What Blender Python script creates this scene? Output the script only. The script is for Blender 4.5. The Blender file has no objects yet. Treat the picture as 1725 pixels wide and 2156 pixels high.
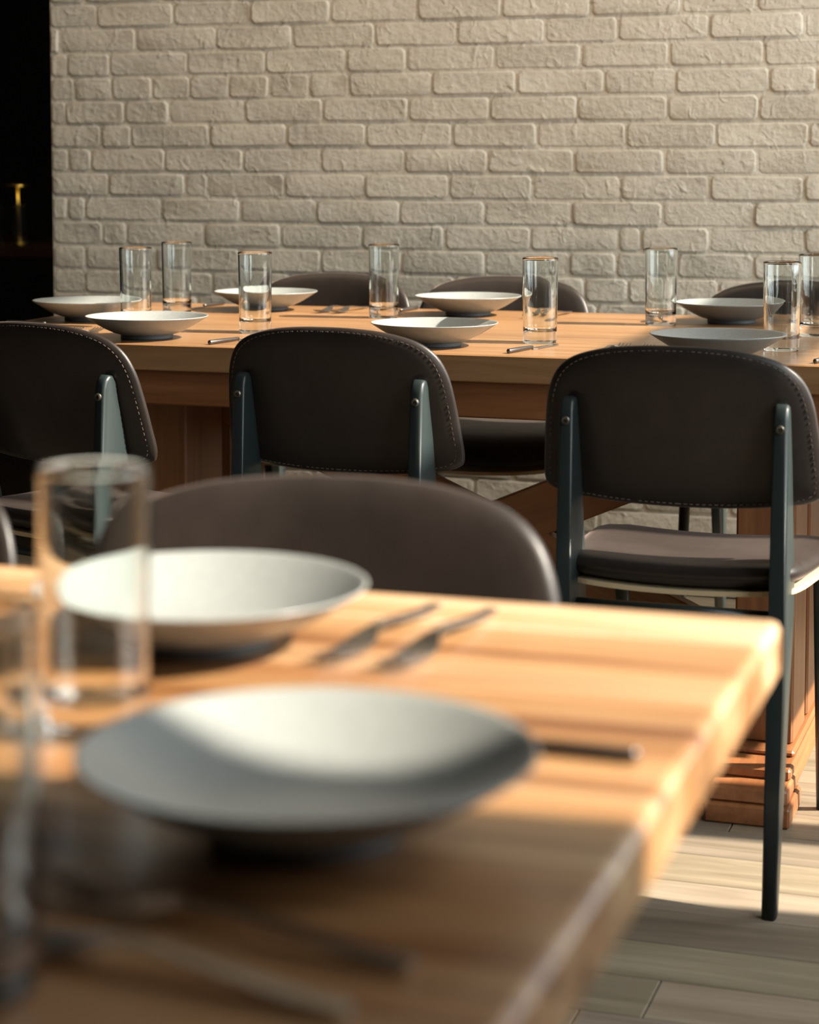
import bpy, bmesh, math, random
from mathutils import Vector, Matrix, noise
random.seed(7)
sin, cos, pi, rad = math.sin, math.cos, math.pi, math.radians
scene = bpy.context.scene
COL = scene.collection

# ------------------------------------------------------------------ camera
TILT, YAW, HCAM = rad(4.4555), rad(18.554), 1.1141
FPX, CX, CY = 4255.8, 862.5, 669.84          # focal length and principal point, 1725 x 2156 frame
camd = bpy.data.cameras.new('camera')
cam = bpy.data.objects.new('camera', camd)
COL.objects.link(cam)
camd.sensor_fit = 'VERTICAL'
camd.sensor_height = 36.0
camd.lens = FPX / 2156 * 36.0
camd.shift_y = (CY - 1078.0) / 2156.0
camd.clip_start, camd.clip_end = 0.02, 100
cam.location = (0, 0, HCAM)
cam.rotation_euler = (pi / 2 - TILT, 0, YAW)
camd.dof.use_dof = True
camd.dof.focus_distance = 3.65
camd.dof.aperture_fstop = camd.lens / 15.0
scene.camera = cam

# ------------------------------------------------------------------ light
SUN_AZ, SUN_EL = rad(5.0), rad(38.0)
world = bpy.data.worlds.new('daylight'); scene.world = world
world.use_nodes = True
bg = world.node_tree.nodes['Background']
bg.inputs['Color'].default_value = (0.90, 0.97, 1.0, 1)
bg.inputs['Strength'].default_value = 6.3
sd = bpy.data.lights.new('sun', 'SUN')
sd.energy = 18.0
sd.angle = rad(0.9)
sd.color = (1.0, 0.89, 0.74)
sun = bpy.data.objects.new('sun', sd); COL.objects.link(sun)
to_sun = Vector((cos(SUN_AZ) * cos(SUN_EL), sin(SUN_AZ) * cos(SUN_EL), sin(SUN_EL)))
sun.rotation_euler = to_sun.to_track_quat('Z', 'Y').to_euler()
sun.location = (6, 5, 6)
scene.view_settings.view_transform = 'Standard'
scene.view_settings.look = 'None'
scene.view_settings.exposure = 0.0
scene.view_settings.gamma = 1.0
scene.view_settings.use_curve_mapping = False
scene.cycles.sample_clamp_indirect = 60.0
scene.cycles.max_bounces = 10
scene.cycles.transmission_bounces = 8
scene.cycles.glossy_bounces = 3
scene.cycles.diffuse_bounces = 3
scene.cycles.use_denoising = True
scene.cycles.use_adaptive_sampling = True
scene.cycles.adaptive_threshold = 0.02

XR, YB, XL_END = 1.0, 5.10, -2.775       # window wall, brick wall, left end of the brick wall
YF, XLEFT, ZC = -2.6, -6.5, 3.8
WIN = [(3.06, 4.95, 0.75, 3.50), (1.12, 2.35, 0.75, 3.50)]       # y0 y1 z0 z1 in the right wall

def portal(loc, rot, sx, sy):
    d = bpy.data.lights.new('window_daylight', 'AREA')
    d.shape = 'RECTANGLE'; d.size, d.size_y = sx, sy
    d.cycles.is_portal = True
    o = bpy.data.objects.new('window_daylight', d); COL.objects.link(o)
    o.location, o.rotation_euler = loc, rot
for (y0, y1, z0, z1) in WIN:
    portal((XR + 0.28, (y0 + y1) / 2, (z0 + z1) / 2), (0, pi / 2, 0), z1 - z0, y1 - y0)

for lx in (-2.3, -0.9, 0.3):                                     # warm ceiling spots over the far table
    ld = bpy.data.lights.new('ceiling_spot', 'SPOT'); ld.energy = 54; ld.color = (1.0, 0.755, 0.51)
    ld.spot_size = rad(110); ld.spot_blend = 0.9; ld.shadow_soft_size = 0.12
    lo = bpy.data.objects.new('ceiling_spot', ld); COL.objects.link(lo)
    lo.location = (lx, 3.7, 3.55); lo.rotation_euler = (rad(38), 0, 0)
# ------------------------------------------------------------------ pixel helpers (survey of the photograph)
_F = Vector((-sin(YAW), cos(YAW), 0)); _R = Vector((cos(YAW), sin(YAW), 0)); _U = Vector((0, 0, 1))
_FW = _F * cos(TILT) - _U * sin(TILT); _DN = -_F * sin(TILT) - _U * cos(TILT)
def ray(u, v): return _R * (u - CX) + _DN * (v - CY) + _FW * FPX
def on_z(u, v, z):
    d = ray(u, v); return Vector((0, 0, HCAM)) + d * ((z - HCAM) / d.z)
def on_y(u, v, y):
    d = ray(u, v); return Vector((0, 0, HCAM)) + d * (y / d.y)

# ------------------------------------------------------------------ materials
def mat(name, base, rough=0.5, metal=0.0, spec=0.5):
    m = bpy.data.materials.new(name); m.use_nodes = True
    nt = m.node_tree; b = nt.nodes['Principled BSDF']
    b.inputs['Base Color'].default_value = (*base, 1)
    b.inputs['Roughness'].default_value = rough
    b.inputs['Metallic'].default_value = metal
    b.inputs['Specular IOR Level'].default_value = spec
    return m, nt, b
def N(nt, t, **kw):
    n = nt.nodes.new(t)
    for k, v in kw.items():
        if k in n.inputs: n.inputs[k].default_value = v
        else: setattr(n, k, v)
    return n
def coords(nt, scale=(1, 1, 1), kind='Object', rnd=False):
    tc = N(nt, 'ShaderNodeTexCoord'); mp = N(nt, 'ShaderNodeMapping')
    mp.inputs['Scale'].default_value = scale
    nt.links.new(tc.outputs[kind], mp.inputs['Vector'])
    if rnd:
        oi = N(nt, 'ShaderNodeObjectInfo'); ml = N(nt, 'ShaderNodeMath', operation='MULTIPLY')
        ml.inputs[1].default_value = 37.0
        nt.links.new(oi.outputs['Random'], ml.inputs[0])
        cb = N(nt, 'ShaderNodeCombineXYZ')
        for k in range(3): nt.links.new(ml.outputs[0], cb.inputs[k])
        nt.links.new(cb.outputs[0], mp.inputs['Location'])
    return mp.outputs[0]
def ramp(nt, fac, stops):
    r = N(nt, 'ShaderNodeValToRGB'); e = r.color_ramp.elements
    while len(e) < len(stops): e.new(0.5)
    for el, (p, c) in zip(e, stops): el.position, el.color = p, (*c, 1)
    nt.links.new(fac, r.inputs[0]); return r.outputs[0]
def noise_tex(nt, vec, scale, detail=4, rough=0.55, dist=0.0):
    n = N(nt, 'ShaderNodeTexNoise', Scale=scale, Detail=detail, Roughness=rough, Distortion=dist)
    nt.links.new(vec, n.inputs['Vector']); return n.outputs['Fac']
def bump(nt, b, height, strength, dist, prev=None):
    bp = N(nt, 'ShaderNodeBump', Strength=strength, Distance=dist)
    nt.links.new(height, bp.inputs['Height'])
    if prev is not None: nt.links.new(prev, bp.inputs['Normal'])
    nt.links.new(bp.outputs[0], b.inputs['Normal']); return bp.outputs[0]
def mixc(nt, fac, a, bcol, mode='MIX'):
    m = N(nt, 'ShaderNodeMix', data_type='RGBA', blend_type=mode)
    if isinstance(fac, float): m.inputs[0].default_value = fac
    else: nt.links.new(fac, m.inputs[0])
    for s, v in ((6, a), (7, bcol)):
        if isinstance(v, tuple): m.inputs[s].default_value = (*v, 1)
        else: nt.links.new(v, m.inputs[s])
    return m.outputs[2]

def wood(name, stops, rough, axis='x', fine=1.0, bumpd=0.0006, tint=False, coat=0.0, streak=0.0):
    m, nt, b = mat(name, (0.3, 0.15, 0.07), rough)
    s = {'x': (1.1, 16, 16), 'y': (16, 1.1, 16), 'z': (16, 16, 1.1)}[axis]
    v = coords(nt, s, rnd=True)
    f = noise_tex(nt, v, 1.0 * fine, 6, 0.62, 0.9)
    c = ramp(nt, f, stops)
    v2 = coords(nt, tuple(q * 6 for q in s), rnd=True)
    f2 = noise_tex(nt, v2, 1.0 * fine, 3, 0.6)
    c = mixc(nt, 0.28, c, ramp(nt, f2, [(0.3, (0.45, 0.40, 0.36)), (0.62, (1, 1, 1))]), 'MULTIPLY')
    if streak:
        f3 = noise_tex(nt, coords(nt, tuple(q * 1.7 if q > 2 else q * 0.9 for q in s), rnd=True), 1.0, 3, 0.5, 0.6)
        c = mixc(nt, streak, c, ramp(nt, f3, [(0.36, (0.42, 0.29, 0.19)), (0.47, (1, 1, 1))]), 'MULTIPLY')
    oi = N(nt, 'ShaderNodeObjectInfo')
    if tint: c = mixc(nt, 1.0, c, oi.outputs['Color'], 'MULTIPLY')
    nt.links.new(c, b.inputs['Base Color'])
    bump(nt, b, f2, 0.25, bumpd)
    if coat: b.inputs['Coat Weight'].default_value = coat; b.inputs['Coat Roughness'].default_value = 0.18
    return m

def make_materials():
    M = {}
    # painted brick
    m, nt, b = mat('painted_brick', (0.66, 0.60, 0.50), 0.62)
    v = coords(nt, (1, 1, 1), rnd=False)
    geo = N(nt, 'ShaderNodeNewGeometry'); v = geo.outputs['Position']
    big = noise_tex(nt, v, 7, 3); mid = noise_tex(nt, v, 55, 5, 0.6, 0.3); fin = noise_tex(nt, v, 260, 3, 0.6)
    c = ramp(nt, big, [(0.3, (0.61, 0.562, 0.462)), (0.7, (0.67, 0.625, 0.528))])
    nt.links.new(c, b.inputs['Base Color'])
    n1 = bump(nt, b, mid, 1.0, 0.006)
    n2 = bump(nt, b, fin, 0.4, 0.0016, n1)
    chips = ramp(nt, noise_tex(nt, v, 21, 2, 0.5, 1.2), [(0.60, (0, 0, 0)), (0.72, (1, 1, 1))])
    bump(nt, b, chips, 0.75, 0.003, n2)
    M['brick'] = m
    m, nt, b = mat('white_paint', (0.72, 0.69, 0.63), 0.7); M['paint'] = m
    m, nt, b = mat('unlit_room_black', (0.012, 0.012, 0.013), 0.7); M['dark'] = m  # near-black colour puts the unlit room's darkness into its walls
    m, nt, b = mat('ceiling_paint', (0.20, 0.17, 0.135), 0.8); M['ceil'] = m
    m, nt, b = mat('window_steel', (0.03, 0.03, 0.032), 0.4); M['wframe'] = m
    M['top'] = wood('far_table_wood', [(0.25, (0.19, 0.09, 0.036)), (0.5, (0.295, 0.158, 0.07)), (0.75, (0.36, 0.21, 0.105))], 0.3, 'x', tint=True)
    M['apron'] = wood('apron_wood', [(0.25, (0.16, 0.058, 0.02)), (0.5, (0.25, 0.10, 0.036)), (0.75, (0.33, 0.145, 0.055))], 0.4, 'x')
    M['post'] = wood('post_wood', [(0.25, (0.13, 0.05, 0.02)), (0.5, (0.235, 0.098, 0.038)), (0.75, (0.31, 0.14, 0.056))], 0.42, 'z')
    M['rail'] = wood('rail_wood', [(0.25, (0.16, 0.058, 0.022)), (0.5, (0.27, 0.105, 0.04)), (0.75, (0.36, 0.155, 0.06))], 0.4, 'y')
    M['block'] = wood('near_table_wood', [(0.25, (0.17, 0.066, 0.022)), (0.43, (0.28, 0.138, 0.054)), (0.57, (0.34, 0.20, 0.097)), (0.75, (0.42, 0.29, 0.165))], 0.32, 'x', tint=True, coat=0.08, streak=0.85)
    M['floor'] = wood('floor_wood', [(0.25, (0.15, 0.118, 0.082)), (0.5, (0.25, 0.205, 0.15)), (0.75, (0.33, 0.275, 0.21))], 0.5, 'x', tint=True, bumpd=0.001)
    m, nt, b = mat('floor_gap', (0.02, 0.015, 0.01), 0.9); M['gap'] = m
    # leather
    m, nt, b = mat('brown_leather', (0.05, 0.03, 0.024), 0.40, 0.0, 0.4)
    v = coords(nt, (1, 1, 1), rnd=True)
    f = noise_tex(nt, v, 9, 4); c = ramp(nt, f, [(0.3, (0.010, 0.0078, 0.0064)), (0.7, (0.0215, 0.0158, 0.0134))])
    nt.links.new(c, b.inputs['Base Color'])
    rr = N(nt, 'ShaderNodeMapRange'); rr.inputs['To Min'].default_value = 0.34; rr.inputs['To Max'].default_value = 0.5
    nt.links.new(noise_tex(nt, v, 30, 4), rr.inputs['Value']); nt.links.new(rr.outputs[0], b.inputs['Roughness'])
    n1 = bump(nt, b, noise_tex(nt, v, 420, 3, 0.6), 0.18, 0.0006)
    bump(nt, b, noise_tex(nt, v, 26, 3, 0.5), 0.15, 0.003, n1)
    b.inputs['Sheen Weight'].default_value = 0.14; b.inputs['Sheen Roughness'].default_value = 0.38; b.inputs['Sheen Tint'].default_value = (1.0, 0.78, 0.70, 1)
    M['leather'] = m
    m, nt, b = mat('stitch_thread', (0.13, 0.095, 0.08), 0.6); M['thread'] = m
    m, nt, b = mat('powder_coated_steel', (0.018, 0.026, 0.026), 0.36); M['steel'] = m
    v = coords(nt); bump(nt, b, noise_tex(nt, v, 700, 2), 0.1, 0.0003)
    m, nt, b = mat('bolt_metal', (0.16, 0.15, 0.13), 0.35, 0.9); M['bolt'] = m
    m, nt, b = mat('seat_board', (0.55, 0.44, 0.27), 0.7); M['ply'] = m
    m, nt, b = mat('grey_stoneware', (0.23, 0.25, 0.24), 0.30, 0.0, 0.8)
    v = coords(nt, (1, 1, 1), rnd=True)
    c = ramp(nt, noise_tex(nt, v, 160, 3, 0.7), [(0.3, (0.215, 0.232, 0.226)), (0.7, (0.255, 0.272, 0.264))])
    nt.links.new(c, b.inputs['Base Color']); M['plate'] = m
    m, nt, b = mat('unglazed_foot', (0.05, 0.058, 0.064), 0.6); M['foot'] = m
    m, nt, b = mat('cutlery_steel', (0.42, 0.40, 0.37), 0.27, 1.0); M['cutlery'] = m
    m, nt, b = mat('dark_cutlery_handle', (0.13, 0.12, 0.115), 0.38, 1.0); M['handle'] = m
    m, nt, b = mat('clear_glass', (0.97, 1.0, 0.99), 0.0)
    b.inputs['Transmission Weight'].default_value = 1.0; b.inputs['IOR'].default_value = 1.5; M['glass'] = m
    bump(nt, b, noise_tex(nt, coords(nt, (90, 90, 14), rnd=True), 1.0, 2, 0.5), 0.10, 0.0006)
    m, nt, b = mat('brass', (0.80, 0.58, 0.16), 0.42, 1.0); M['brass'] = m
    M['darkwood'] = wood('dark_table_wood', [(0.3, (0.05, 0.02, 0.01)), (0.7, (0.09, 0.038, 0.018))], 0.4, 'x')
    return M
M = make_materials()

# ------------------------------------------------------------------ mesh helpers
def link(name, bm, m, parent=None, smooth=False, kind=None):
    me = bpy.data.meshes.new(name)
    bmesh.ops.recalc_face_normals(bm, faces=bm.faces)
    bm.to_mesh(me); bm.free()
    me.materials.append(m)
    if smooth:
        for p in me.polygons: p.use_smooth = True
    o = bpy.data.objects.new(name, me); COL.objects.link(o)
    if parent: o.parent = parent
    if kind: o['kind'] = kind
    return o
def empty(name, loc=(0, 0, 0), rz=0.0):
    o = bpy.data.objects.new(name, None); COL.objects.link(o)
    o.empty_display_size = 0.05
    o.location = loc; o.rotation_euler = (0, 0, rz); return o
def tag(o, label, cat, group=None):
    o['label'] = label; o['category'] = cat
    if group: o['group'] = group
    return o
def box(bm, x0, x1, y0, y1, z0, z1, bev=0.0, seg=1):
    vs = [bm.verts.new((x, y, z)) for x in (x0, x1) for y in (y0, y1) for z in (z0, z1)]
    fs = []
    for q in ((0, 1, 3, 2), (4, 6, 7, 5), (0, 4, 5, 1), (2, 3, 7, 6), (0, 2, 6, 4), (1, 5, 7, 3)):
        fs.append(bm.faces.new([vs[i] for i in q]))
    if bev:
        es = list({e for f in fs for e in f.edges})
        bmesh.ops.bevel(bm, geom=es, offset=bev, segments=seg, profile=0.5, affect='EDGES')
def boxobj(name, m, parent, *a, **k):
    kind = k.pop('kind', None)
    bm = bmesh.new(); box(bm, *a, **k); return link(name, bm, m, parent, kind=kind)
def lathe(bm, prof, seg=48, loc=(0, 0, 0)):
    rings = []
    for r, z in prof:
        if r < 1e-6: rings.append([bm.verts.new((loc[0], loc[1], loc[2] + z))])
        else: rings.append([bm.verts.new((loc[0] + r * cos(2 * pi * i / seg), loc[1] + r * sin(2 * pi * i / seg), loc[2] + z)) for i in range(seg)])
    for a, b in zip(rings, rings[1:]):
        if len(a) == 1 and len(b) == 1: continue
        for i in range(seg):
            j = (i + 1) % seg
            if len(a) == 1: bm.faces.new((a[0], b[i], b[j]))
            elif len(b) == 1: bm.faces.new((a[i], b[0], a[j]))
            else: bm.faces.new((a[i], b[i], b[j], a[j]))
def tube(bm, pts, rads, seg=14):
    rings = []; pts = [Vector(p) for p in pts]
    for i, p in enumerate(pts):
        d = (pts[min(i + 1, len(pts) - 1)] - pts[max(i - 1, 0)]).normalized()
        a = d.cross(Vector((0.3, 1, 0.2))).normalized(); b = d.cross(a)
        r = rads[i] if isinstance(rads, (list, tuple)) else rads
        rings.append([bm.verts.new(p + a * r * cos(2 * pi * k / seg) + b * r * sin(2 * pi * k / seg)) for k in range(seg)])
    for a, b in zip(rings, rings[1:]):
        for k in range(seg): bm.faces.new((a[k], a[(k + 1) % seg], b[(k + 1) % seg], b[k]))
    bm.faces.new(rings[0]); bm.faces.new(rings[-1])
def catmull(pts, n=4, closed=True):
    out = []; L = len(pts)
    for i in range(L):
        p0, p1, p2, p3 = (pts[(i + k) % L] for k in (-1, 0, 1, 2))
        for s in range(n):
            t = s / n
            out.append(tuple(0.5 * (2 * p1[k] + (p2[k] - p0[k]) * t + (2 * p0[k] - 5 * p1[k] + 4 * p2[k] - p3[k]) * t * t + (3 * p1[k] - p0[k] - 3 * p2[k] + p3[k]) * t ** 3) for k in range(2)))
    return out
def copy_tree(o, parent=None):
    c = o.copy(); COL.objects.link(c)
    if parent: c.parent = parent
    for ch in o.children: copy_tree(ch, c)
    return c

# ------------------------------------------------------------------ setting: floor, walls, ceiling, windows
floor = boxobj('floor', M['gap'], None, XLEFT, XR, YF, 9.0, -0.12, -0.0045, kind='structure')
def plank_mesh(L, w):
    bm = bmesh.new(); box(bm, -L / 2, L / 2, -w / 2, w / 2, -0.012, 0.0, bev=0.0012)
    me = bpy.data.meshes.new('plank'); bm.to_mesh(me); bm.free(); me.materials.append(M['floor']); return me
PW = 0.128; planks = {}
rows = int((YB - YF) / PW) + 1
for r in range(rows):
    y = YF + (r + 0.5) * PW
    if y > YB: break
    x = XLEFT - random.uniform(0, 1.0)
    while x < XR:
        L = random.choice([1.6, 2.2, 2.8]); x1 = x + L
        a, b = max(x, XLEFT), min(x1, XR)
        if b - a > 0.05:
            key = round(b - a, 2)
            if key not in planks: planks[key] = plank_mesh(b - a - 0.002, PW - 0.0022)
            o = bpy.data.objects.new('plank', planks[key]); COL.objects.link(o); o.parent = floor
            o.location = ((a + b) / 2, y, 0)
            k = random.uniform(0.78, 1.14); o.color = (k, k * random.uniform(0.95, 1.02), k * random.uniform(0.9, 1.02), 1)
        x = x1
boxobj('ceiling', M['ceil'], None, XLEFT, XR + 0.3, YF - 0.3, 9.0, ZC, ZC + 0.2, kind='structure')
# window wall on the right (outside the frame)
bm = bmesh.new()
ys = [YF - 0.3]
for (y0, y1, z0, z1) in sorted(WIN):
    box(bm, XR, XR + 0.3, ys[-1], y0, 0, ZC)
    box(bm, XR, XR + 0.3, y0, y1, 0, z0); box(bm, XR, XR + 0.3, y0, y1, z1, ZC)
    ys.append(y1)
box(bm, XR, XR + 0.3, ys[-1], YB + 0.3, 0, ZC)
link('wall_right', bm, M['paint'], None, kind='structure')
boxobj('wall_front', M['ceil'], None, XLEFT, XR, YF - 0.3, YF, 0, ZC, kind='structure')
boxobj('wall_left', M['dark'], None, XLEFT - 0.2, XLEFT, YF - 0.3, 9.2, 0, ZC, kind='structure')
boxobj('wall_far', M['dark'], None, XLEFT, XL_END + 1.2, 9.0, 9.2, 0, ZC, kind='structure')
boxobj('wall_side', M['dark'], None, XL_END + 1.0, XL_END + 1.2, YB + 0.3, 9.0, 0, ZC, kind='structure')
def window_right(name, y0, y1, z0, z1, bars):
    w = empty(name, (XR + 0.12, 0, 0)); w['kind'] = 'structure'
    t = 0.028
    for (a, b, c, d) in ((y0, y0 + t, z0, z1), (y1 - t, y1, z0, z1), (y0, y1, z0, z0 + t), (y0, y1, z1 - t, z1)):
        boxobj('frame', M['wframe'], w, -0.03, 0.03, a, b, c, d)
    for (a, b, c, d) in bars: boxobj('glazing_bar', M['wframe'], w, -0.025, 0.025, a, b, c, d)
TR = 2.16
window_right('window_1', *WIN[0], bars=[(WIN[0][0], WIN[0][1], TR - 0.13, TR + 0.13), (3.395, 3.505, WIN[0][2], WIN[0][3])])
window_right('window_2', *WIN[1], bars=[(WIN[1][0], WIN[1][1], 2.93, 2.96)])

# brick wall
wall = boxobj('wall_back', M['brick'], None, XL_END, XR, YB, YB + 0.3, 0, ZC, kind='structure')
COURSE = 0.0671
Z313 = on_y(420, 313, YB).z
JOINTS = {  # brick joints read off the photograph, by course (0 = the course whose top is at the reference line)
 -6: (108, 205, 367, 529, 697, 880, 1057, 1245, 1435, 1593), -5: (125, 287, 456, 616, 790, 963, 1148, 1302, 1495, 1694),
 -4: (143, 233, 395, 560, 730, 856, 1042, 1224, 1410, 1610), -3: (157, 237, 322, 400, 483, 567, 652, 736, 911, 1089, 1273, 1424, 1621, 1721),
 -2: (139, 264, 357, 517, 682, 861, 1033, 1217, 1407, 1598), -1: (214, 278, 443, 605, 772, 953, 1132, 1318, 1508, 1704),
 0: (146, 193, 348, 513, 677, 852, 1028, 1210, 1400, 1595), 1: (230, 391, 437, 600, 769, 946, 1122, 1306, 1495, 1694),
 2: (144, 181, 341, 506, 668, 843, 1021, 1205, 1396, 1589), 3: (217, 268, 431, 593, 763, 937, 1118, 1302, 1351, 1495, 1695),
 4: (181, 330, 505, 677, 846, 1022, 1200, 1299, 1427, 1588), 5: (180, 273, 449, 610, 776, 959, 1139, 1233, 1324, 1403, 1515, 1700)}
def brick_geo(bm, xc, zc, w, h, rnd):
    """one painted brick: uneven rounded outline, soft edge, front standing proud of the mortar"""
    hw, hh = w / 2, h / 2; c = min(0.008, hw * 0.3)
    out = [(-hw + c, -hh), (-hw * 0.35, -hh), (hw * 0.35, -hh), (hw - c, -hh), (hw, -hh + c), (hw, hh - c), (hw - c, hh), (hw * 0.35, hh), (-hw * 0.35, hh), (-hw + c, hh), (-hw, hh - c), (-hw, -hh + c)]
    out = [(x + rnd.uniform(-0.0016, 0.0016), z + rnd.uniform(-0.0014, 0.0014)) for x, z in out]
    proud = 0.0048 + rnd.uniform(-0.0028, 0.0035); tx, tz = rnd.uniform(-0.012, 0.012), rnd.uniform(-0.03, 0.03)
    R = []
    for ins, dep in ((0.0, 0.012), (0.0006, -proud * 0.45), (0.0034, -proud), (0.0052, -proud - 0.0001)):
        rg = []
        for x, z in out:
            k = max(0.0, 1 - ins / hw), max(0.0, 1 - ins / hh)
            xx, zz = x * k[0], z * k[1]
            d = dep if dep > 0 else dep + tx * xx + tz * zz + (rnd.uniform(-0.0009, 0.0009))
            rg.append(bm.verts.new((xc + xx, d, zc + zz)))
        R.append(rg)
    n = len(out)
    for a, b in zip(R, R[1:]):
        for i in range(n): bm.faces.new((a[i], a[(i + 1) % n], b[(i + 1) % n], b[i]))
    f = bm.faces.new(R[-1]); bmesh.ops.triangulate(bm, faces=[f])
rest = bmesh.new(); rnd = random.Random(3)
kmax = int(Z313 / COURSE) + 1; kmin = -int((ZC - Z313) / COURSE)
for k in range(kmin, kmax):
    zt = Z313 - k * COURSE; zb = zt - COURSE
    if zb < 0.0: break
    zm = (zt + zb) / 2
    sag = lambda x: 0.0022 * sin(1.9 * x + k * 0.7)
    if k in JOINTS:
        vm = 313 + (k + 0.5) * 52.0
        xs = [XL_END] + [on_y(u, vm, YB).x for u in JOINTS[k]]
        xs = [xs[0]] + [x for x in xs[1:] if x > XL_END + 0.025]
    else:
        xs = [XL_END, XL_END + (0.11 if k % 2 else 0.225)]
    while xs[-1] < XR - 0.06: xs.append(min(XR, xs[-1] + 0.226 + rnd.uniform(-0.006, 0.006)))
    for a, b in zip(xs, xs[1:]):
        w = b - a - 0.0065
        if w < 0.02: continue
        xc = (a + b) / 2; zc = zm + sag(xc)
        if xc < -0.28 and zm < 1.66:
            bm = bmesh.new(); brick_geo(bm, 0, 0, w, COURSE - 0.0068, rnd)
            o = link('brick', bm, M['brick'], wall, smooth=True)
            o.location = (xc, YB, zc)
        else:
            brick_geo(rest, xc, zc, w, COURSE - 0.0068, rnd)
o = link('brick_field', rest, M['brick'], wall, smooth=True, kind='stuff'); o.location = (0, YB, 0)

# ------------------------------------------------------------------ far dining table
ZT = 0.765
TX0, TX1, TY0, TY1 = -2.205, 0.22, 3.48, 4.53
tbl = tag(empty('dining_table', ((TX0 + TX1) / 2, (TY0 + TY1) / 2, 0)), 'long brown wooden trestle table in front of the white brick wall', 'table')
OX, OY = tbl.location.x, tbl.location.y
def tpart(name, m, x0, x1, y0, y1, z0, z1, bev=0.003, parent=None):
    return boxobj(name, m, parent or tbl, x0 - OX, x1 - OX, y0 - OY, y1 - OY, z0, z1, bev=bev)
edges = [TY0, 3.754, 4.012, 4.268, TY1]
for i, (a, b) in enumerate(zip(edges, edges[1:])):
    o = tpart('board', M['top'], TX0, TX1, a + (0.0012 if i else 0), b - (0.0012 if i < 3 else 0), ZT - 0.05, ZT, bev=0.0022)
    k = (1.0, 0.93, 1.03, 1.0)[i]; o.color = (k, k, k, 1)
for (y0, y1) in ((TY0 + 0.022, TY0 + 0.05), (TY1 - 0.05, TY1 - 0.022)):
    tpart('apron', M['apron'], TX0 + 0.03, TX1 - 0.03, y0, y1, ZT - 0.118, ZT - 0.05)
for (x0, x1) in ((TX0 + 0.03, TX0 + 0.058), (TX1 - 0.058, TX1 - 0.03)):
    tpart('apron', M['rail'], x0, x1, TY0 + 0.05, TY1 - 0.05, ZT - 0.118, ZT - 0.05)
PX = (-1.745, -0.52)
for px, py0, npost, pw, gp in ((PX[0], 3.645, 2, 0.18, 0.045), (PX[1], 3.505, 3, 0.155, 0.04)):
    ped = empty('pedestal'); ped.parent = tbl; ped.location = (px - OX, 0, 0)
    def ppart(name, m, hx, y0, y1, z0, z1, bev=0.004):
        return boxobj(name, m, ped, -hx, hx, y0 - OY, y1 - OY, z0, z1, bev=bev)
    for i in range(npost):
        a = py0 + i * (pw + gp); ppart('post', M['post'], 0.052, a, a + pw, 0.094, ZT - 0.0505)
    st = 1.0 if npost == 3 else 0.05
    ppart('foot_pad', M['rail'], 0.072, py0 - 0.18 * st, py0 - 0.18 * st + 0.145, 0.0, 0.035); ppart('foot_pad', M['rail'], 0.072, 3.95, 4.07, 0.0, 0.035)
    ppart('foot_board', M['rail'], 0.066, py0 - 0.17 * st, 4.065, 0.0352, 0.062)
    ppart('foot_board', M['rail'], 0.064, py0 - 0.113 * st, 4.06, 0.0622, 0.082)
    ppart('foot_board', M['rail'], 0.060, py0 - 0.04 * st, 4.055, 0.0822, 0.0938)
    ppart('spacer_block', M['post'], 0.03, py0 + pw + 0.001, py0 + pw + gp - 0.001, 0.56, 0.62, bev=0.002)
# crossed braces between the pedestals
bx0, bx1 = PX[0] + 0.02, PX[1] - 0.02
for s in (1, -1):
    bm = bmesh.new(); L = math.hypot(bx1 - bx0, 0.51); 
    box(bm, -L / 2, L / 2, -0.019, 0.019, -0.05, 0.05, bev=0.003)
    o = link('cross_brace', bm, M['apron'], tbl)
    o.location = ((bx0 + bx1) / 2 - OX, 3.88 - OY + s * 0.0005, 0.372); o.rotation_euler = (0, s * math.atan2(0.51, bx1 - bx0), 0)

# ------------------------------------------------------------------ near dining table
NX0, NX1, NY0, NY1 = -2.3, -0.214, 0.50, 1.532
nt_ = tag(empty('dining_table', ((NX0 + NX1) / 2, (NY0 + NY1) / 2, 0)), 'sunlit butcher-block wooden table with thick rounded edge closest to the camera', 'table')
NOX, NOY = nt_.location.x, nt_.location.y
ne = [NY1, 1.437, 1.345, 1.252, 1.155, 1.055, 0.955, 0.855, 0.755, 0.655, 0.575, NY0]
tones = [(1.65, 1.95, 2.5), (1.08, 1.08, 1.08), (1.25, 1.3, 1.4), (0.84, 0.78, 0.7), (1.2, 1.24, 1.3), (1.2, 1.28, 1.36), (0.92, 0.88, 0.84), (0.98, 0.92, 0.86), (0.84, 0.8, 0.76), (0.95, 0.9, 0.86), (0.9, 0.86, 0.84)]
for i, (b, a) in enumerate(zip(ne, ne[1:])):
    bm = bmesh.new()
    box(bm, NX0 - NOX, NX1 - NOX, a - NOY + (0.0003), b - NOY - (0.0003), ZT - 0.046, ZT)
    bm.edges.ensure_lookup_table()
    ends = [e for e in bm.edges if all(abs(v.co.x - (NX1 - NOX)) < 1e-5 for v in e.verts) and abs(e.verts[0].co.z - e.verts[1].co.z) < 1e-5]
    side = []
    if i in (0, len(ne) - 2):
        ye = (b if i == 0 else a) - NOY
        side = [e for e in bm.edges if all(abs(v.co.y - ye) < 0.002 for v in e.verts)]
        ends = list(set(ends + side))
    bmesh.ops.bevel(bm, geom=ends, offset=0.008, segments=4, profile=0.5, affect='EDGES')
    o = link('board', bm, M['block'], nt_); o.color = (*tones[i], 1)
for (x, y) in ((-0.86, 0.64), (-0.86, 1.40), (-2.18, 0.64), (-2.18, 1.40)):
    boxobj('leg', M['post'], nt_, x - 0.04 - NOX, x + 0.04 - NOX, y - 0.04 - NOY, y + 0.04 - NOY, 0, ZT - 0.0465, bev=0.004)
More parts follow.
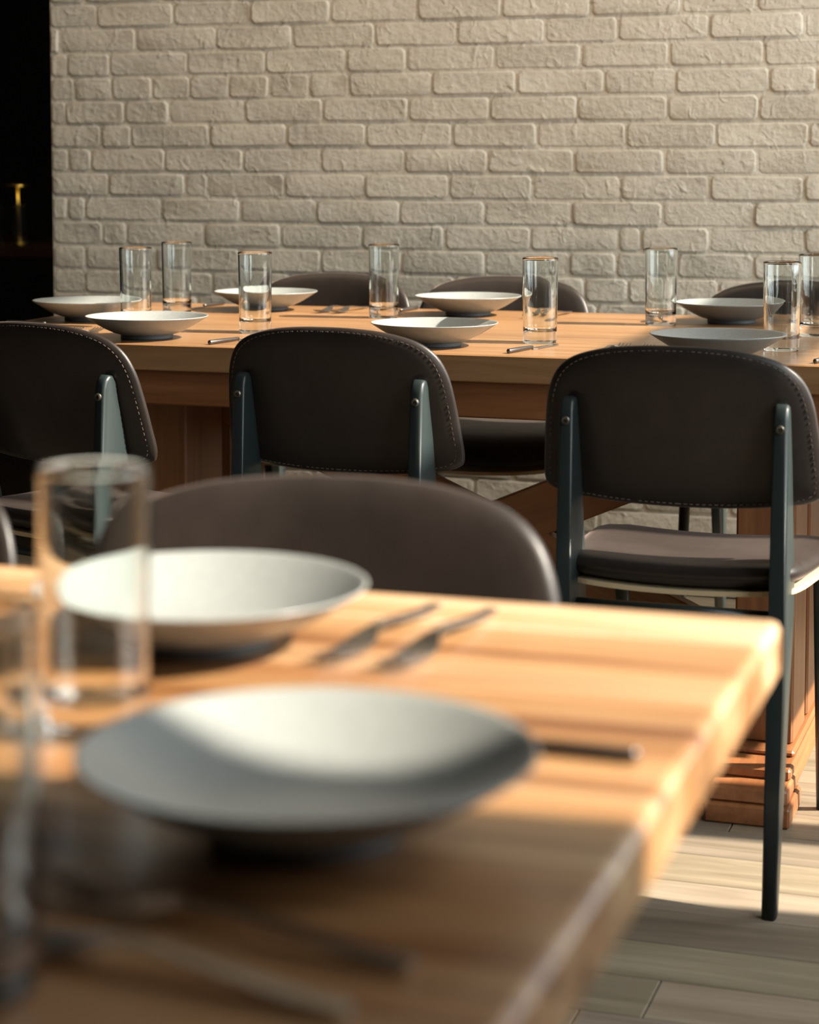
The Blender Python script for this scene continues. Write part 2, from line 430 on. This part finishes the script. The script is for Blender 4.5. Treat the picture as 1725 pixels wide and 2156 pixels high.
for (y0, y1) in ((0.63, 0.655), (1.385, 1.41)):
    boxobj('apron', M['apron'], nt_, -2.14 - NOX, -0.90 - NOX, y0 - NOY, y1 - NOY, ZT - 0.12, ZT - 0.0465, bev=0.002)

# ------------------------------------------------------------------ chairs
def pad_mesh(outline, tf, tb, place, rings=(1.0, 0.985, 0.95, 0.88, 0.75, 0.55, 0.3), power=7):
    """upholstered pad: closed outline, domed on both sides; place(x, n, t) -> xyz"""
    bm = bmesh.new(); n = len(outline)
    def ring(r, sgn):
        h = (tf if sgn > 0 else tb) * max(0.0, 1 - r ** power) ** 0.5
        return [bm.verts.new(place(x * r, sgn * h, t * r)) for x, t in outline]
    mid = ring(1.0, 1)
    for sgn in (1, -1):
        prev = mid
        for r in rings[1:]:
            cur = ring(r, sgn)
            for i in range(n):
                j = (i + 1) % n; bm.faces.new((prev[i], prev[j], cur[j], cur[i]))
            prev = cur
        c = bm.verts.new(place(0, sgn * (tf if sgn > 0 else tb), 0))
        for i in range(n): bm.faces.new((prev[i], prev[(i + 1) % n], c))
    return bm
def dashes(path, d, w, length, gap):
    """stitches: small raised dashes along a closed list of (point, normal)"""
    bm = bmesh.new(); acc = 0.0; n = len(path)
    for i in range(n):
        p, nn = path[i]; q, _ = path[(i + 1) % n]
        seg = (q - p); L = seg.length
        if L < 1e-6: continue
        t = seg / L; s = nn.cross(t).normalized()
        while acc < L:
            a = p + t * acc; b = p + t * min(acc + length, L)
            vs = [bm.verts.new(a + s * w), bm.verts.new(b + s * w), bm.verts.new(b - s * w), bm.verts.new(a - s * w)]
            vt = [bm.verts.new(v.co + nn * d) for v in vs]
            bm.faces.new(vt)
            for k in range(4): bm.faces.new((vs[k], vs[(k + 1) % 4], vt[(k + 1) % 4], vt[k]))
            acc += length + gap
        acc -= L
    return bm
HALF = [(0, -0.131), (0.0963, -0.129), (0.1712, -0.123), (0.2054, -0.115), (0.2172, -0.098), (0.2145, -0.05), (0.2097, 0.0), (0.2022, 0.045), (0.1862, 0.08), (0.1562, 0.104), (0.107, 0.119), (0.0535, 0.1255)]
BACK = catmull(HALF + [(0, 0.127)] + [(-x, t) for x, t in reversed(HALF[1:])], 4)
REC = rad(13.0)
def place_back(x, n, t):
    n2 = n + 0.62 * x * x
    return Vector((x, -0.176 + n2 * cos(REC) - t * sin(REC), 0.716 + t * cos(REC) + n2 * sin(REC) * 0.3))
SH = [(0, -0.205), (0.10, -0.204), (0.15, -0.196), (0.178, -0.172), (0.188, -0.12), (0.197, -0.02), (0.204, 0.08), (0.203, 0.15), (0.188, 0.19), (0.15, 0.208), (0.08, 0.214)]
SEAT = catmull(SH + [(0, 0.215)] + [(-x, t) for x, t in reversed(SH[1:])], 4)
def place_seat(x, n, t):
    z = 0.478 + n + 0.30 * x * x - 0.03 * t + 0.35 * max(0, -t - 0.05) ** 2
    if t > 0.1: z -= 1.6 * (t - 0.1) ** 2
    return Vector((x, t + 0.012, z))
def make_chair():
    c = empty('dining_chair')
    back = link('backrest', pad_mesh(BACK, 0.017, 0.013, place_back), M['leather'], c, smooth=True)
    rs = 0.945; hb = 0.013 * (1 - rs ** 7) ** 0.5
    path = []
    for x, t in BACK:
        p = place_back(x * rs, -hb, t * rs); q = place_back(x * rs, -hb - 0.01, t * rs)
        path.append((p, (q - p).normalized()))
    link('stitching', dashes(path, 0.0006, 0.0007, 0.0052, 0.0042), M['thread'], back)
    link('seat', pad_mesh(SEAT, 0.026, 0.022, place_seat), M['leather'], c, smooth=True)
    # seat board under the cushion
    bm = bmesh.new(); rows_ = []
    for dz in (-0.0225, -0.030):
        rows_.append([bm.verts.new(place_seat(x * 0.96, dz, t * 0.965)) for x, t in SEAT])
    n = len(SEAT)
    for i in range(n): bm.faces.new((rows_[0][i], rows_[0][(i + 1) % n], rows_[1][(i + 1) % n], rows_[1][i]))
    for r in rows_:
        cv = bm.verts.new(sum((v.co for v in r), Vector()) / n)
        for i in range(n): bm.faces.new((r[i], r[(i + 1) % n], cv))
    link('seat_board', bm, M['ply'], c)
    for s in (-1, 1):
        # folded-steel rear leg, widest at seat height
        prof = [(-0.252, 0.0), (-0.231, 0.0), (-0.160, 0.30), (-0.118, 0.43), (-0.116, 0.47), (-0.160, 0.66), (-0.176, 0.745), (-0.183, 0.756), (-0.194, 0.758), (-0.203, 0.75), (-0.208, 0.735), (-0.222, 0.44), (-0.232, 0.25)]
        bm = bmesh.new(); hx = 0.0115
        A = [bm.verts.new((s * 0.162 - hx, y, z)) for y, z in prof]; B = [bm.verts.new((s * 0.162 + hx, y, z)) for y, z in prof]
        bm.faces.new(A); bm.faces.new(B[::-1]); k = len(prof)
        for i in range(k): bm.faces.new((A[i], A[(i + 1) % k], B[(i + 1) % k], B[i]))
        rim = [e for e in bm.edges if abs(e.verts[0].co.x - e.verts[1].co.x) < 1e-6]
        bmesh.ops.bevel(bm, geom=rim, offset=0.006, segments=3, profile=0.5, affect='EDGES', clamp_overlap=True)
        leg = link('rear_leg', bm, M['steel'], c, smooth=True)
        bm = bmesh.new(); lathe(bm, [(0, 0.0012), (0.0022, 0.0012), (0.0026, 0.0038), (0.0052, 0.0042), (0.0068, 0.0026), (0.007, -0.004), (0, -0.004)], 16)
        b = link('bolt', bm, M['bolt'], leg, smooth=False)
        b.location = (s * 0.162, -0.2085, 0.722); b.rotation_euler = (pi / 2, 0, 0)
        bm = bmesh.new(); tube(bm, [(s * 0.170, 0.175, 0.452), (s * 0.163, 0.295, 0.0)], [0.012, 0.010], 14)
        link('front_leg', bm, M['steel'], c, smooth=True)
    bm = bmesh.new(); tube(bm, [(-0.156, -0.178, 0.436), (0.156, -0.178, 0.436)], 0.009, 12)
    link('crossbar', bm, M['steel'], c, smooth=True)
    bm = bmesh.new(); tube(bm, [(-0.17, 0.172, 0.438), (0.17, 0.172, 0.438)], 0.009, 12)
    link('crossbar', bm, M['steel'], c, smooth=True)
    return c
chair0 = make_chair(); first = [True]
def chair(x, y, rz, label, group):
    o = chair0 if first[0] else copy_tree(chair0); first[0] = False
    o.location = (x, y, 0); o.rotation_euler = (0, 0, rz)
    return tag(o, label, 'chair', group)
NG, FG, GG = 'dining chairs on the near side of the far table', 'dining chairs on the brick wall side', 'dining chairs at the near table'
chair(-0.578, 3.165, rad(-1), 'dark brown leather dining chair with a sunlit seat, rightmost of the chairs seen from behind', NG)
chair(-1.178, 3.32, rad(-4), 'dark brown leather dining chair seen from behind, middle one along the far table', NG)
chair(-1.653, 3.25, rad(-16), 'dark brown leather dining chair turned slightly sideways, cut off by the left picture edge', NG)
chair(-1.745, 4.44, pi, 'leather chair back behind the far table between the third and fourth water glass', FG)
chair(-1.285, 4.445, pi + rad(9), 'pinkish brown sunlit chair back behind the far table in the middle', FG)
chair(-0.635, 4.44, pi, 'dark chair back behind the far table at the right', FG)
chair(-0.587, 1.44, pi + rad(11), 'brown leather chair facing the camera, pushed in behind the near table', GG)
chair(-1.108, 1.425, pi, 'leather chair of which only the shiny edge shows at the left picture edge', GG)

# ------------------------------------------------------------------ tableware
def make_plate():
    p = empty('bowl_plate')
    bm = bmesh.new()
    prof = [(0, 0.0065), (0.03, 0.0065), (0.05, 0.0078), (0.066, 0.0125), (0.085, 0.0215), (0.105, 0.0335), (0.117, 0.0412), (0.1203, 0.0436), (0.1207, 0.0446), (0.1200, 0.0452), (0.1185, 0.0448), (0.115, 0.0425), (0.103, 0.0350), (0.084, 0.0240), (0.064, 0.0160), (0.045, 0.0118), (0.02, 0.0108), (0, 0.0107)]
    lathe(bm, prof, 72); link('bowl', bm, M['plate'], p, smooth=True)
    bm = bmesh.new(); lathe(bm, [(0.0, 0.004), (0.043, 0.004), (0.044, 0.0), (0.050, 0.0), (0.0515, 0.0022), (0.051, 0.0088), (0.0, 0.0066)], 56)
    link('foot', bm, M['foot'], p, smooth=False)
    return p
plate0 = make_plate(); fp = [True]
def plate(x, y, label, group):
    o = plate0 if fp[0] else copy_tree(plate0); fp[0] = False
    o.location = (x, y, ZT + 0.0003); o.rotation_euler = (0, 0, random.uniform(0, 6)); return tag(o, label, 'plate', group)
PG = 'grey bowl plates on the far table'; PN = 'grey bowl plates on the near table'
plate(-1.753, 3.597, 'pale grey bowl plate behind the leftmost chair back, before two glasses', PG)
plate(-1.821, 4.369, 'pale grey bowl plate behind the third glass, beside two forks', PG)
plate(-1.326, 4.368, 'pale grey bowl plate in front of the sunlit pinkish chair back', PG)
plate(-1.166, 3.621, 'pale grey bowl plate partly hidden by the middle chair back', PG)
plate(-0.615, 3.545, 'grey bowl plate just above the rightmost chair back, half in sun', PG)
plate(-2.076, 3.968, 'pale grey bowl plate at the left end of the far table', PG)
plate(-0.725, 4.343, 'shaded dark grey bowl plate at the right back of the far table', PG)
plate(-0.378, 0.959, 'large grey bowl plate closest to the camera at the near table end', PN)
plate(-0.601, 1.318, 'grey bowl plate behind the tall glass on the near table', PN)

bm = bmesh.new()
lathe(bm, [(0, 0.0012), (0.026, 0.0006), (0.0305, 0.0), (0.0318, 0.0012), (0.0323, 0.004), (0.03236, 0.007), (0.0324, 0.010), (0.0346, 0.154), (0.03465, 0.158), (0.0347, 0.1615), (0.0345, 0.1633), (0.0338, 0.1640), (0.0326, 0.1634), (0.0321, 0.1610), (0.03205, 0.158), (0.0320, 0.154), (0.0299, 0.036), (0.0298, 0.033), (0.0296, 0.030), (0.0280, 0.0245), (0.024, 0.0222), (0.012, 0.0213), (0, 0.0211)], 56)
glass0 = link('water_glass', bm, M['glass'], None, smooth=True); fg_ = [True]
def glass(x, y, label, group, z=ZT):
    o = glass0 if fg_[0] else copy_tree(glass0); fg_[0] = False
    o.location = (x, y, z + 0.0003); o.rotation_euler = (0, 0, random.uniform(0, 6)); return tag(o, label, 'glass', group)
GF = 'clear tumblers on the far table'; GN = 'clear tumblers on the near table'
glass(-1.604, 3.791, 'clear straight tumbler just above the left shoulder of the middle chair', GF)
glass(-0.993, 3.746, 'clear straight tumbler with a knife at its foot', GF)
glass(-1.482, 4.236, 'clear straight tumbler near the middle back of the far table', GF)
glass(-0.859, 4.242, 'clear straight tumbler left of the shaded dark grey plate', GF)
glass(-0.531, 3.737, 'clear straight tumbler overlapping two plates at the right of the far table', GF)
glass(-1.931, 3.91, 'leftmost clear straight tumbler on the far table', GF)
glass(-1.975, 4.21, 'clear straight tumbler second from the left on the far table', GF)
glass(-0.510, 4.06, 'clear straight tumbler cut off by the right picture edge', GF)
glass(-0.569, 1.092, 'tall blurred clear tumbler standing on the near table', GN)
glass(-0.443, 0.725, 'blurred clear tumbler cut off at the lower left picture edge', GN)

def fork_mesh():
    bm = bmesh.new()
    # sections: x along the fork (handle end -> tines), half width, height of the middle line
    S = [(-0.098, 0.0035, 0.0030), (-0.094, 0.0052, 0.0030), (-0.07, 0.0056, 0.0036), (-0.03, 0.0044, 0.0075), (0.0, 0.0032, 0.0108), (0.018, 0.0036, 0.0104), (0.030, 0.0080, 0.0075), (0.038, 0.0112, 0.0050), (0.050, 0.0122, 0.0030)]
    th = 0.0011; prev = None
    def sec(x, w, z, cy=0.0):
        return [bm.verts.new((x, cy - w, z - th)), bm.verts.new((x, cy + w, z - th)), bm.verts.new((x, cy + w, z + th)), bm.verts.new((x, cy - w, z + th))]
    def strip(secs):
        pv = None
        for s in secs:
            if pv:
                for k in range(4): bm.faces.new((pv[k], pv[(k + 1) % 4], s[(k + 1) % 4], s[k]))
            else: bm.faces.new(s)
            pv = s
        bm.faces.new(pv[::-1])
    strip([sec(*s) for s in S])
    for i in range(4):
        cy = (i - 1.5) * 0.0066
        strip([sec(0.0495, 0.0020, 0.0030, cy), sec(0.065, 0.0017, 0.0022, cy), sec(0.085, 0.0014, 0.0042, cy), sec(0.099, 0.0008, 0.0078, cy)])
    me = bpy.data.meshes.new('fork'); bmesh.ops.recalc_face_normals(bm, faces=bm.faces); bm.to_mesh(me); bm.free()
    me.materials.append(M['cutlery']); return me
FORK = fork_mesh()
def fork(hx, hy, tx, ty, label, group):
    """handle end at (hx, hy), tines pointing at (tx, ty)"""
    o = bpy.data.objects.new('fork', FORK); COL.objects.link(o)
    d = Vector((tx - hx, ty - hy)).normalized(); a = math.atan2(d.y, d.x)
    o.location = (hx + d.x * 0.098, hy + d.y * 0.098, ZT + 0.0012); o.rotation_euler = (0, 0, a)
    return tag(o, label, 'fork', group)
def make_knife():
    k = empty('table_knife')
    bm = bmesh.new(); tube(bm, [(-0.105, 0, 0.0046), (-0.103, 0, 0.0046), (-0.06, 0, 0.0046), (-0.015, 0, 0.0046), (-0.008, 0, 0.0046)], [0.0036, 0.0045, 0.0044, 0.0036, 0.003], 10)
    link('handle', bm, M['handle'], k, smooth=True)
    bm = bmesh.new(); B = [(-0.009, -0.003, 0.0035), (0.0, -0.0075, 0.0045), (0.06, -0.0085, 0.0045), (0.09, -0.007, 0.005), (0.105, 0.002, 0.0065), (0.08, 0.0072, 0.007), (0.0, 0.0066, 0.0065)]
    lo = [bm.verts.new((x, y, z0 - 0.0042)) for x, y, z0 in B]; hi = [bm.verts.new((x, y, 0.0016 + (0.0006 if y > 0 else 0))) for x, y, z0 in B]
    for v in lo: v.co.z = 0.0004
    bm.faces.new(lo); bm.faces.new(hi); n = len(B)
    for i in range(n): bm.faces.new((lo[i], lo[(i + 1) % n], hi[(i + 1) % n], hi[i]))
    link('blade', bm, M['cutlery'], k)
    return k
knife0 = make_knife(); fk = [True]
def knife(hx, hy, bx, by, label, group):
    o = knife0 if fk[0] else copy_tree(knife0); fk[0] = False
    d = Vector((bx - hx, by - hy)).normalized()
    o.location = (hx + d.x * 0.105, hy + d.y * 0.105, ZT + 0.0003); o.rotation_euler = (0, 0, math.atan2(d.y, d.x))
    return tag(o, label, 'knife', group)
KF, KN = 'cutlery on the far table', 'cutlery on the near table'
# near table
fork(-0.474, 1.480, -0.492, 1.29, 'blurred dark fork on the near table, left of the pair beside the rear plate', KN)
fork(-0.428, 1.478, -0.443, 1.29, 'blurred dark fork on the near table, right of the pair beside the rear plate', KN)
fork(-0.268, 0.803, -0.44, 0.828, 'heavily blurred fork in front of the closest plate, upper of two', KN)
fork(-0.278, 0.750, -0.44, 0.778, 'heavily blurred fork in front of the closest plate, lower of two', KN)
knife(-0.240, 1.133, -0.452, 1.136, 'thin knife half hidden behind the closest plate', KN)
# far table, camera side settings
for xp, yh, who, left in ((-1.753, 3.50, 'plate behind the leftmost chair back', True), (-1.166, 3.51, 'plate behind the middle chair back', False), (-0.615, 3.50, 'plate above the rightmost chair back', True)):
    if left: fork(xp - 0.215, yh, xp - 0.20, yh + 0.19, 'fork left of the %s, outer of two' % who, KF)
    if left: fork(xp - 0.165, yh, xp - 0.155, yh + 0.19, 'fork left of the %s, inner of two' % who, KF)
    knife(xp + 0.175, yh + 0.005, xp + 0.215, yh + 0.2, 'table knife right of the %s' % who, KF)
# far table, wall side settings
for xp, yh, who in ((-1.821, 4.50, 'back plate behind the third glass'), (-1.326, 4.50, 'back plate before the sunlit chair'), (-0.725, 4.50, 'shaded back plate at the right')):
    fork(xp + 0.165, yh, xp + 0.155, yh - 0.19, 'fork to the right of the %s, inner of two' % who, KF)
    fork(xp + 0.205, yh, xp + 0.195, yh - 0.19, 'fork to the right of the %s, outer of two' % who, KF)
    knife(xp - 0.165, yh, xp - 0.185, yh - 0.2, 'table knife to the left of the %s' % who, KF)
knife(-2.19, 3.815, -1.97, 3.80, 'table knife in front of the plate at the left table end', KF)

# ------------------------------------------------------------------ dark room beyond the brick wall
dt = tag(empty('dark_table', (-4.3, 7.75, 0)), 'dark wooden table standing in the unlit room left of the brick wall', 'table')
boxobj('tabletop', M['darkwood'], dt, -1.3, 1.3, -0.42, 0.42, 0.72, 0.765, bev=0.003)
for sx in (-1.2, 1.2):
    for sy in (-0.34, 0.34): boxobj('leg', M['darkwood'], dt, sx - 0.04, sx + 0.04, sy - 0.04, sy + 0.04, 0, 0.7199, bev=0.003)
p = on_y(41, 505, 7.50)
lp = tag(empty('table_lamp', (p.x, 7.50, 0.7653)), 'slim brass table lamp with flat disc shade in the dark room', 'lamp')
bm = bmesh.new(); lathe(bm, [(0, 0), (0.04, 0), (0.04, 0.008), (0.012, 0.014), (0, 0.014)], 28); link('base', bm, M['brass'], lp, smooth=True)
bm = bmesh.new(); tube(bm, [(0, 0, 0.012), (-0.006, 0, 0.245)], 0.006, 12); link('stem', bm, M['brass'], lp, smooth=True)
bm = bmesh.new(); lathe(bm, [(0, 0), (0.052, 0.0), (0.055, 0.004), (0.05, 0.009), (0, 0.012)], 32); o = link('shade', bm, M['brass'], lp, smooth=True); o.location = (-0.006, 0, 0.243)
for u, who in ((48, 'clear tumbler beside the brass lamp in the dark room'), (-6, 'clear tumbler at the left picture edge in the dark room')):
    p = on_y(u, 505, 7.42); glass(p.x, 7.40, who, 'clear tumblers in the dark room')
ld = bpy.data.lights.new('brass_fill', 'POINT'); ld.energy = 0.09; ld.color = (1.0, 0.84, 0.45); ld.shadow_soft_size = 0.01  # added fill light that brightens the brass stem, not the lamp's own output
lo = bpy.data.objects.new('brass_fill', ld); COL.objects.link(lo); lo.parent = lp; lo.location = (0.025, -0.03, 0.235)
